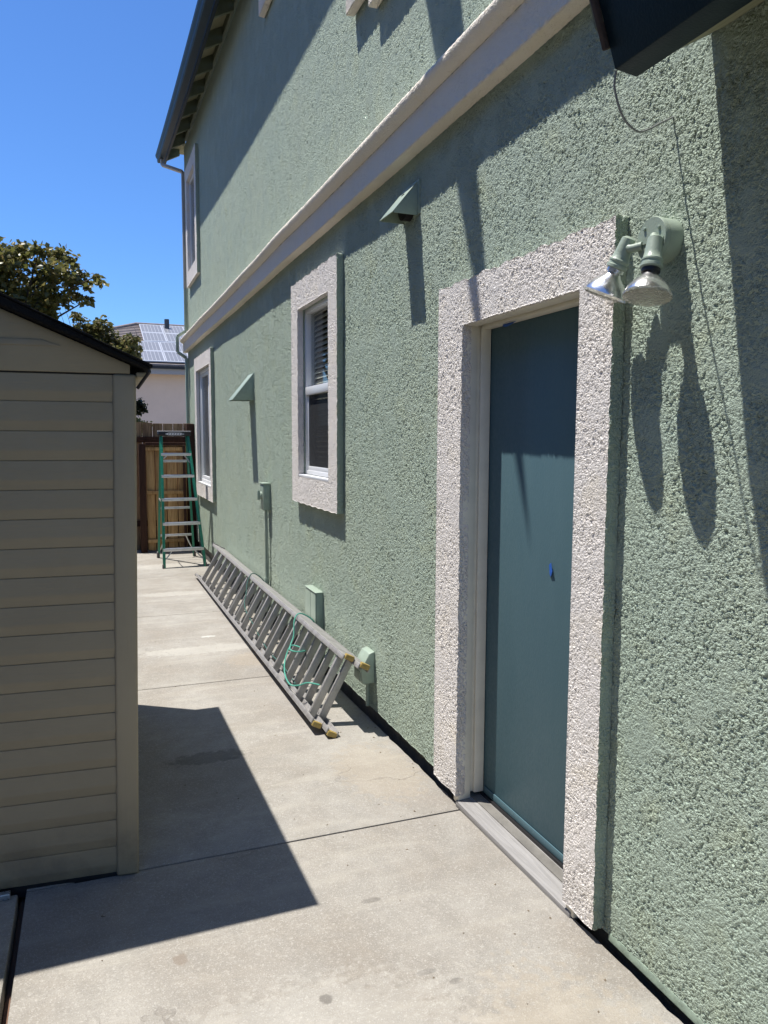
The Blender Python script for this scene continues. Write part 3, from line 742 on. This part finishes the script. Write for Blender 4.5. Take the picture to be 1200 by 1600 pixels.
for (a, b), fpl in ((RL, 1), (RR, -1)):
    o = channel(a, b, fpl, .024, .045).build('rear_rail', M['fibre'], st, bevel=.001)
    MB().bar(a, a+(b-a).normalized()*.09, (1,0,0), .03, .056).build('foot', M['greyrub'], o, bevel=.004)
for zc in (.155, .485, .797, 1.10, 1.385):
    f = (zc-zb)/(1.63-zb); a = FL[0].lerp(FL[1], f); b = FR[0].lerp(FR[1], f)
    m_ = MB(); m_.obox((a+b)/2, ((b-a)/2)*.985, (0,.038,0), (0,0,.004)); m_.obox((a+b)/2+Vector((0,-.037,-.014)), ((b-a)/2)*.985, (0,.002,0), (0,0,.018))
    for q in range(5): m_.obox((a+b)/2+Vector((0,-.028+.014*q,.0052)), ((b-a)/2)*.97, (0,.002,0), (0,0,.0012))
    m_.build('step', M['alub'], st, bevel=.0012)
for f in (.19, .42, .80):
    a = RL[0].lerp(RL[1], f); b = RR[0].lerp(RR[1], f); MB().bar(a, b, (0,0,1), .032, .012).build('rear_bar', M['alub'], st, bevel=.002)
def brace(a, b, name='brace'):
    MB().tube(spline([a, (Vector(a)+Vector(b))/2+Vector((0,0,-.012)), b], 4), .009, 8).build(name, M['alub'], st, smooth=True)
f = (.155-zb)/(1.63-zb)
for (a, b), sx in ((FL, 1), (FR, -1)):
    s5 = a.lerp(b, f); brace(a.lerp(b, .05)+Vector((.01*sx,.02,0)), s5+Vector((.13*sx, .01, -.01)))
for (a, b), sx in ((RL, 1), (RR, -1)):
    brace(a.lerp(b, .05)+Vector((.01*sx,-.01,0)), a.lerp(b, .19)+Vector((.11*sx, 0, 0)))
for (fa, fb), (ra, rb), sx in ((FL, RL, 1), (FR, RR, -1)):
    a = fa.lerp(fb, .52); b = ra.lerp(rb, .5); mid = (a+b)/2+Vector((0,0,-.03))
    MB().bar(a, mid, (1,0,0), .006, .022).bar(mid, b, (1,0,0), .006, .022).build('spreader', M['alub'], st)
brace(FL[0].lerp(FL[1], .815)+Vector((.01,.03,0)), FL[0].lerp(FL[1], .84)+Vector((.09,.04,.012)))
brace(FR[0].lerp(FR[1], .78)+Vector((-.01,.03,0)), FR[0].lerp(FR[1], .84)+Vector((-.09,.04,.012)))
topc = MB().box(-.648, -.232, fyt-.055, fyt+.135, 1.615, 1.668).build('top_cap', M['blackpl'], st, bevel=.008)
MB().box(-.650, -.230, fyt-.057, fyt+.137, 1.669, 1.682).build('cap_tray', paint('grey_plastic', (.42,.42,.43), .5, .1), st, bevel=.005)
# white pointed emblem with dark blocks across it
yy = fyt-.0565
em = MB().prism([(-.565, yy, 1.640), (-.52, yy, 1.658), (-.36, yy, 1.658), (-.315, yy, 1.640), (-.36, yy, 1.624), (-.52, yy, 1.624)], (0,0,0), (0,-.002,0)).build('emblem', paint('white_emblem', (.7,.7,.72), .5, .05), topc)
m_ = MB()
for k in range(6): m_.prism([(-.525+.034*k, yy-.0025, 1.632), (-.525+.034*k+.012, yy-.0025, 1.632), (-.525+.034*k+.018, yy-.0025, 1.650), (-.525+.034*k+.006, yy-.0025, 1.650)], (0,0,0), (0,-.001,0))
m_.build('emblem_mark', paint('dark_mark', (.10,.10,.14), .5, .05), topc)

# ------------------------------------------------------------------ shed
sh = thing('shed', (-1.36, 2.81, gz(2.81)), 'beige plastic garden shed with lapped siding and black shingled roof', 'shed')
def resin(name, col, stretch):
    t = NT(name)
    g = t.noise(70, 4, .6, .4, t.map(scale=stretch))
    d = t.rng(t.noise(2.2, 5, .65), .35, .7)
    c = t.mix(t.math('MULTIPLY', d, .5), col, tuple(x*.86 for x in col))
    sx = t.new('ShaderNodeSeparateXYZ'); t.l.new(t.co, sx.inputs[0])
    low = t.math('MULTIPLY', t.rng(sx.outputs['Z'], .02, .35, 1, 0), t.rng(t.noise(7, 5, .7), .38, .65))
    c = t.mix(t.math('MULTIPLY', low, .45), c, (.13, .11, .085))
    t.set(Base_Color=c, Roughness=t.rng(t.noise(30, 4), .3, .7, .42, .62)); t.b.inputs['Specular IOR Level'].default_value = .35
    t.bump(g, .0014)
    return t.m
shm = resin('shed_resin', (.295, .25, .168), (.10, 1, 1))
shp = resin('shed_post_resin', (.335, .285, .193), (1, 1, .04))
a4 = R(4.0)
P0 = Vector((-1.362, 2.813, gz(2.813)+.002)); e1 = Vector((math.cos(a4), -math.sin(a4), 0)); e2 = Vector((-.008, 1, 0)).normalized()
Lw = Vector((.020, 0, 1))
def S(u, v, w): return P0+e1*u+e2*v+Lw*w
WD, LN = 2.15, 2.02
def sbox(m_, u0, u1, v0, v1, w0, w1):
    vs = [S(u,v,w) for u in (u0,u1) for v in (v0,v1) for w in (w0,w1)]
    return m_.add(vs, [(0,1,3,2),(4,6,7,5),(0,4,5,1),(2,3,7,6),(0,2,6,4),(1,5,7,3)])
lap = .1005
for k in range(18):
    w0 = .012+k*lap; w1 = min(w0+lap, 1.815)
    bot = .030 if k else .012
    # each board: a flat face, then a curved recess back under the next board
    prof_ = [(.0105, w0), (.0075, w0+.0025), (.0028, w0+.029), (.0015, w0+.034), (.0016, w0+.041), (.0062, w1), (.040, w1), (.040, w0)]
    m_ = MB(); pts = [S(0, v, w)-S(0,0,0) for v, w in prof_]
    m_.prism([S(0,0,0)+p for p in pts], e1*-WD, e1*-.077)
    m_.build('siding_board', shm, sh, bevel=.0015, seg=1, angle=60)
for (u0, u1) in ((-.078, 0.0), (-WD-.08, -WD-.001)):
    m_ = MB(); sbox(m_, u0, u1, -.004, .10, 0, 1.818); m_.build('corner_post', shp, sh, bevel=.010, seg=3)
m_ = MB(); sbox(m_, -.001, .0, .10, LN, 0, 1.80); m_.build('side_panel', shm, sh)
m_ = MB(); sbox(m_, -.03, -.006, .101, LN, .005, 1.81); sbox(m_, -WD-.08, -WD-.05, .101, LN, 0, 1.8); sbox(m_, -WD-.05, -.031, LN-.03, LN, 0, 1.8); m_.build('side_panel', shm, sh)
sl = .465; sb_ = .425
ur = -(WD+.08)/2
gab = MB(); gab.prism([S(-.02, .0, 1.8195), S(-.02, 0, 1.850), S(ur, .0, 1.850+(-.02-ur)*sb_), S(-WD-.06, .0, 1.850), S(-WD-.06, .0, 1.8195)], (0,0,0), e2*.03); gab.build('gable_panel', shm, sh, bevel=.003)
gr = MB(); gr.prism([S(-.24, -.0035, 1.905), S(-.62, -.0035, 1.905+.36*sl*.0), S(-1.8, -.0035, 1.905), S(-1.8, -.0035, 1.925), S(-.30, -.0035, 1.925)], (0,0,0), e2*.003); gr.build('gable_relief', shm, sh, bevel=.003)
m_ = MB(); sbox(m_, -WD-.08, .0, .003, .03, 1.8155, 1.819); m_.build('seam', M['dark'], sh)
rm = paint('black_shingle', (.010, .010, .011), .92, .4, 40, .004, 120, .2)
roofm = MB()
for sgn in (0, 1):
    ue = .042 if not sgn else -WD-.122
    roofm.prism([S(ue, -.06, 1.828), S(ur, -.06, 1.828+(.042-ur)*sb_), S(ur, -.06, 1.842+(.042-ur)*sl), S(ue, -.06, 1.842)], (0,0,0), e2*(LN+.12))
roofo = roofm.build('roof', rm, sh, bevel=.006)
ds_ = Vector((-1, 0, sl))
for k in range(6):
    u0 = .050-.19*k; u1 = u0-.21
    w0 = 1.842+(.042-u0)*sl+.0035
    m_ = MB(); m_.prism([S(u0, -.066, w0-.003), S(u1, -.066, w0-.003+.21*sl), S(u1, -.066, w0+.000+.21*sl), S(u0, -.066, w0+.006)], (0,0,0), e2*(LN+.132)); m_.build('shingle_course', rm, roofo, bevel=.002)
m_ = MB(); sbox(m_, .001, .034, .0, LN, 1.808, 1.826); m_.build('eave_soffit', shp, sh, bevel=.004)
m_ = MB(); m_.tube([S(.038, -.05, 1.835), S(.041, -.052, 1.825), S(.004, -.01, 1.770)], .006); m_.build('eave_bracket', M['blackpl'], sh)
for u in (-.02, -WD+.02):
    pass
m_ = MB(); sbox(m_, -WD-.06, -.012, .012, LN-.02, -.03, .011); m_.build('base', M['blackpl'], sh)

tag(MB().box(-2.0, -1.79, 2.80, 2.825, gz(2.8)+.002, gz(2.8)+.022).build('metal_strip', metal('strip_metal', (.5,.55,.62), .3, .8, .1), None, (-1.9, 2.81, 0), bevel=.002), 'short silvery metal strip on the concrete at the foot of the shed', 'metal strip')

# ------------------------------------------------------------------ fence and gate at the end
wA = woodm('weathered_cedar', (.17, .105, .06), (.40, .27, .16), 9)
wB = woodm('gate_cedar', (.34, .20, .085), (.62, .40, .19), 8)
wD = woodm('dark_post', (.045, .022, .015), (.085, .042, .03), 9)
fn = thing('wood_fence', (-.9, 12.05, gz(12)), 'weathered brown board fence behind the gate at the end of the walk', 'fence')
x = -3.6; k = 0
while x < -.10:
    w_ = .150
    MB().box(x, x+w_-.008, 12.06, 12.08, gz(12)-.05, 1.81+random.uniform(-.012, .012)).build('fence_board', wA, fn, bevel=.002); x += w_
for z in (.25, 1.52): MB().box(-3.6, -.12, 12.02, 12.058, z, z+.085).build('rail', wD, fn, bevel=.003)
for px in (-3.5, -1.0): MB().box(px, px+.09, 11.97, 12.018, -.2, 1.5).build('post', wD, fn, bevel=.004)
MB().box(-.115, .03, 11.93, 12.05, -.2, 1.80).build('post', wD, fn, bevel=.005)
gt = thing('garden_gate', (-.5, 11.75, gz(11.7)), 'low cedar plank gate with dark posts behind the stepladder', 'gate')
zg = gz(11.75)+.004
MB().box(-.83, -.74, 11.70, 11.79, zg-.03, 1.50).build('gate_post', wD, gt, bevel=.004)
x = -.725; ws = (.13, .165, .155, .14)
for w_ in ws:
    MB().box(x, x+w_-.016, 11.765, 11.785, zg+.02, 1.475).build('gate_board', wB, gt, bevel=.002); x += w_
for z in (1.40, .755, .03): MB().box(-.73, -.17, 11.722, 11.762, z, z+.05).build('gate_rail', wB, gt, bevel=.003)
MB().box(-.735, -.15, 11.70, 11.80, 1.478, 1.52).build('gate_cap', wD, gt, bevel=.004)
MB().box(-.205, -.165, 11.69, 11.721, zg, 1.47).build('gate_stile', wD, gt, bevel=.003)

# ------------------------------------------------------------------ vegetation
def leafmat(name, a, b, c):
    t = NT(name); ge = t.new('ShaderNodeNewGeometry'); rp = ge.outputs['Random Per Island']
    col = t.mix(t.rng(rp, 0, .6, 0, 1, False), a, b); col = t.mix(t.rng(rp, .75, 1), col, c)
    t.set(Base_Color=col, Roughness=.38); t.b.inputs['Specular IOR Level'].default_value = .55
    tl = t.new('ShaderNodeBsdfTranslucent'); t.l.new(col, tl.inputs['Color'])
    mx = t.new('ShaderNodeMixShader'); mx.inputs[0].default_value = .48
    t.l.new(t.b.outputs[0], mx.inputs[1]); t.l.new(tl.outputs[0], mx.inputs[2]); t.l.new(mx.outputs[0], t.out.inputs['Surface'])
    return t.m
def leaves(name, clumps, mat, parent, size, dens, droop=.6):
    """clumps: (x, y, z, r). Leaf = 6 vertices, bent along the midrib"""
    V = []; Fc = []
    for (cx, cy, cz, r) in clumps:
        n = max(6, int(dens*r*r))
        p = rng.normal(0, 1, (n, 3)); p /= np.linalg.norm(p, axis=1)[:, None]+1e-6
        rad = r*(rng.random(n)**.42)*(1+.22*rng.normal(size=n).clip(-1.5, 1.5)); p = p*rad[:, None]*np.array((1, 1, .85))+np.array((cx, cy, cz))
        d = rng.normal(0, 1, (n, 3)); d[:, 2] = -np.abs(d[:, 2])*droop-droop*.7; d /= np.linalg.norm(d, axis=1)[:, None]
        s_ = np.cross(d, rng.normal(0, 1, (n, 3))); s_ /= np.linalg.norm(s_, axis=1)[:, None]+1e-6
        nn = np.cross(d, s_)
        L = size*rng.uniform(.7, 1.25, n)[:, None]; w_ = L*.36
        base = len(V)*0
        q = np.stack([p, p+d*L*.4+s_*w_-nn*w_*.25, p+d*L*.45+nn*w_*.12, p+d*L*.4-s_*w_-nn*w_*.25, p+d*L-nn*L*.12], 1)
        V.append(q.reshape(-1, 3))
    V = np.concatenate(V); n = len(V)//5; b = np.arange(n)*5
    T = np.concatenate([np.stack([b, b+1, b+2, b+2], 1)[:, :3], np.stack([b+1, b+4, b+2], 1), np.stack([b, b+2, b+3], 1), np.stack([b+2, b+4, b+3], 1)])
    me = bpy.data.meshes.new(name); org = np.array(ORG[parent.name])
    me.from_pydata((V-org).tolist(), [], T.tolist()); me.polygons.foreach_set('use_smooth', [True]*len(me.polygons))
    return tag(link(name, me, mat, parent, tuple(org)), kind='stuff')
bark = woodm('bark', (.07, .055, .042), (.13, .105, .08), 8, (1,1,.3))
def cl(px, py, r, Y, dy=0.):
    """picture measurement turned into a place at distance Y along the walk"""
    d = r2*((px-600)/1190)-u2*((py-800)/1190)+F; t_ = (Y-CAM.y)/d.y; p = CAM+d*t_
    return (p.x, p.y+dy, p.z, r*t_/1190)
lm = leafmat('pear_leaves', (.11, .12, .03), (.19, .18, .055), (.30, .23, .09))
tr = thing('pear_tree', (-2.6, 13.0, -.2), 'leafy pear tree rising behind the shed roof at the left edge', 'tree')
C1 = [(8,415,42),(30,395,26),(2,470,46),(45,450,34),(35,490,38),(70,425,26),(62,395,17),(84,388,14),(96,398,15),(110,408,13),(90,430,24),(112,440,17),(128,428,10),(118,462,12),(102,470,14),(140,440,8),(150,438,7),(158,443,7),(136,452,8),(138,468,8),(133,476,6),(78,462,22),(60,505,28),(75,490,20),(20,530,40),(88,525,22),(-30,430,50),(-30,500,60),(-70,450,60),(-60,380,45)]
cl1 = [cl(a, b, c*.92, 13.0, random.uniform(-.35, .35)) for a, b, c in C1]
leaves('crown', cl1, lm, tr, .10, 4200, .35)
m_ = MB(); tk = Vector((-2.75, 13.1, -.3)); m_.tube(spline([tk, tk+Vector((.02,0,1.2)), tk+Vector((-.02,-.03,2.2)), tk+Vector((.05,0,3.2)), tk+Vector((.0,0,4.2))], 5), [.13-.10*i/20 for i in range(21)], 10)
m_.build('trunk', bark, tr, smooth=True)
m_ = MB()
for i in (0, 3, 5, 6, 8, 9, 11, 13, 16, 20, 22, 24, 27):
    a = tk+Vector((0,0,random.uniform(1.9, 3.4))); b = Vector(cl1[i][:3]); m_.tube(spline([a, a.lerp(b, .5)+Vector((0,0,.14)), b], 5), [.035-.028*j/10 for j in range(11)], 6)
m_.build('limb', bark, tr, smooth=True)
tr2 = thing('bushy_tree', (-1.35, 14.0, -.2), 'smaller bushy tree between the shed roof and the solar roof', 'tree')
C2 = [(118,490,7),(124,497,7),(112,520,16),(128,512,14),(148,510,15),(160,506,13),(150,528,20),(172,528,17),(185,540,16),(198,532,11),(208,532,7),(205,548,13),(196,560,18),(180,560,20),(210,565,9),(140,545,22),(217,541,4),(120,545,22),(165,555,24),(95,540,20),(165,580,26),(195,585,18)]
cl2 = [cl(a, b, c*1.12, 14.0, random.uniform(-.25, .25)) for a, b, c in C2]
leaves('crown', cl2, leafmat('bush_leaves', (.12, .13, .04), (.21, .20, .075), (.32, .25, .13)), tr2, .085, 5000, .35)
m_ = MB(); tk = Vector((-1.45, 14.05, -.3)); m_.tube(spline([tk, tk+Vector((.02,0,1.0)), tk+Vector((.12,0,2.2)), tk+Vector((.25,0,2.9))], 5), [.07-.05*i/15 for i in range(16)], 8); m_.build('trunk', bark, tr2, smooth=True)
m_ = MB()
for (a, b) in ((105,470),(100,478),(118,500),(92,482),(210,512)):
    p = Vector(cl(a, b, 1, 14)[:3]); q = p-Vector((-.1, 0, .55)); m_.tube(spline([q, (p+q)/2+Vector((.03,0,0)), p], 4), [.006-.004*j/8 for j in range(9)], 5)
m_.build('twig', bark, tr2)
sb = thing('clipped_shrub', (-.95, 14.2, -.2), 'dark round shrub above the fence beside the shed corner', 'shrub')
leaves('foliage', [cl(a, b, c, 14.2) for a, b, c in ((217,628,9),(222,634,8),(214,640,10),(224,640,6),(208,634,12),(200,640,14))], leafmat('dark_leaves', (.016,.026,.008), (.028,.038,.012), (.04,.05,.02)), sb, .06, 9000)
MB().tube([(-1.0, 14.2, -.3), (-.98, 14.2, 1.2), (-.96, 14.2, 2.1)], .03).build('stem', bark, sb)
sb = thing('hedge', (-.9, 13.6, -.2), 'pale yellow green hedge top showing over the fence by the shed', 'hedge')
leaves('foliage', [cl(a, b, c, 13.6) for a, b, c in ((214,656,7),(220,659,6),(227,661,6),(234,663,5),(205,660,10),(212,668,10),(225,672,10))], leafmat('hedge_leaves', (.11,.14,.03), (.20,.22,.06), (.30,.30,.12)), sb, .05, 9000)
MB().tube([(-.95, 13.6, -.3), (-.9, 13.6, 1.0), (-.85, 13.6, 1.75)], .03).build('stem', bark, sb)

tag(MB().add([(-9, 14.6, -.29), (16, 14.6, -.29), (16, 40.2, -.29), (-9, 40.2, -.29)], [(0,1,2,3)]).build('yard', paint('bounce_yard', (.46, .39, .29), .95, .3, 3, .01, 25), None, (3, 27, -.29)), kind='structure')  # unseen pale ground, added to bounce warm light onto the neighbour wall
# ------------------------------------------------------------------ neighbouring house
nb = thing('neighbour_house', (3, 42, -.3), 'beige stucco house with a tiled hip roof carrying solar panels', 'house')
cw = paint('beige_stucco', (.66, .54, .45), .9, .08, 1.5, .004, 12)
ef = 39.6; ezz = 5.12
MB().box(-6, 14, 40.3, 50, -.32, 5.08).build('wall', cw, nb)
MB().box(-6.6, 14.6, ef, ef+.06, ezz-.42, ezz-.10).build('eave_board', paint('grey_fascia', (.30,.31,.33), .6, .1), nb)
MB().box(-6.6, 14.6, ef-.14, ef-.005, ezz-.16, ezz-.02).build('gutter', M['blackpl'], nb)
sl2 = .372; ry = 47.6; rz = ezz+(ry-ef)*sl2
hipx = 1.19
tm = paint('roof_tile', (.33, .27, .235), .85, .35, 4, .004, 20)
rf = MB().add([(-6.7, ef-.05, ezz-.02), (14.7, ef-.05, ezz-.02), (14.7, ry, rz), (hipx, ry, rz), (-6.7, ry+7, ezz-.02), (14.7, ry+7, ezz-.02)], [(0,1,2,3),(0,3,4),(3,2,5,4)]).build('roof', tm, nb)
nrow = 22
for k in range(nrow):
    f0 = k/nrow; f1 = (k+1)/nrow
    ya, yb2 = ef+(ry-ef)*f0, ef+(ry-ef)*f1; za, zb2 = ezz+(ry-ef)*sl2*f0, ezz+(ry-ef)*sl2*f1
    xa = -6.7+(hipx+6.7)*f0
    MB().prism([(0, ya, za+.01), (0, ya, za+.075), (0, yb2+.03, zb2+.02), (0, yb2+.03, zb2+.0)], (xa, 0, 0), (14.7, 0, 0)).build('tile_course', tm, nb)
MB().tube([(-6.7, ef-.05, ezz+.05), (hipx, ry, rz+.08)], .10, 8).tube([(hipx, ry, rz+.08), (14.7, ry, rz+.08)], .10, 8).build('ridge_tiles', tm, nb)
t = NT('solar_cell')
t.set(Base_Color=t.mix(t.noise(2, 2), (.13,.135,.15), (.18,.185,.20)), Roughness=.45, Metallic=.0); t.b.inputs['Specular IOR Level'].default_value = .9
M['cell'] = t.m
M['silver'] = metal('panel_frame', (.50,.51,.53), .4, .3, .05)
pw, pl = 1.25, 1.95
for row in range(4):
    for c in range(4):
        x0 = (.90 if row < 2 else 1.34)+c*pw; d0 = .22+row*(pl+.03)+(.10 if row > 1 else 0)
        def rp(x, d, h): return Vector((x, ef+d*.937, ezz+d*.937*sl2+.12+h))
        p_ = MB(); p_.prism([rp(x0+.01, d0, 0), rp(x0+pw-.01, d0, 0), rp(x0+pw-.01, d0+pl, 0), rp(x0+.01, d0+pl, 0)], (0,0,0), (0,0,.04))
        p_ = p_.build('solar_panel', M['silver'], nb)
        cc = MB(); nc = 6
        for q in range(nc):
            a = x0+.06+q*(pw-.12)/nc; b = a+(pw-.12)/nc-.022
            cc.prism([rp(a, d0+.12, .042), rp(b, d0+.12, .042), rp(b, d0+pl-.12, .042), rp(a, d0+pl-.12, .042)], (0,0,0), (0,0,.004))
        cc.build('solar_cells', M['cell'], p_)
MB().tube([(2.85, 46.6, rz-.5), (2.85, 46.6, rz+.30)], .14, 12).build('vent_pipe', paint('vent_grey', (.08,.08,.085), .7, .1), nb)

# ------------------------------------------------------------------ unseen house and fence, added left of frame to cut sky fill
ln = thing('sky_blocking_house', (-5.7, 4, -.3), 'added two storey beige house, unseen left of the frame, cutting sky fill', 'house')
MB().box(-12, -5.7, -8, 13, -.32, 6.1).build('wall', cw, ln)
MB().prism([(-5.2, 0, 6.0), (-8.8, 0, 8.2), (-12.5, 0, 6.0), (-12.5, 0, 6.12), (-8.8, 0, 8.35), (-5.2, 0, 6.12)], (0, -8.5, 0), (0, 13.5, 0)).build('roof', tm, ln)
sf = thing('sky_blocking_fence', (-4.4, 4, -.3), 'added brown board fence, unseen left of the frame, cutting sky fill', 'fence')
for k in range(90):
    y = -5+.2*k
    MB().box(-4.42, -4.40, y, y+.19, -.3, 1.75).build('fence_board', wA, sf)

# grit and crumbs of dry leaf along the foot of the wall
m_ = MB()
for k in range(150):
    y = random.uniform(1.2, 8); x = -abs(random.gauss(0, .22))-.03 if k % 3 else random.uniform(-1.5, -.1)
    if x < -1.3 and y > 2.7: continue
    z = gz(y)+.001; r = random.uniform(.0025, .0075); a = random.uniform(0, 6.28)
    ca, sa = math.cos(a)*r, math.sin(a)*r; h = r*random.uniform(.2, .7)
    m_.add([(x+ca, y+sa, z), (x-sa*.6, y+ca*.6, z), (x-ca, y-sa, z), (x+sa*.6, y-ca*.6, z), (x, y, z+h)], [(0,1,4),(1,2,4),(2,3,4),(3,0,4)])
tag(m_.build('grit', paint('grit', (.24, .19, .13), .9, .6, 200), None, (-.3, 4, 0)), kind='stuff')
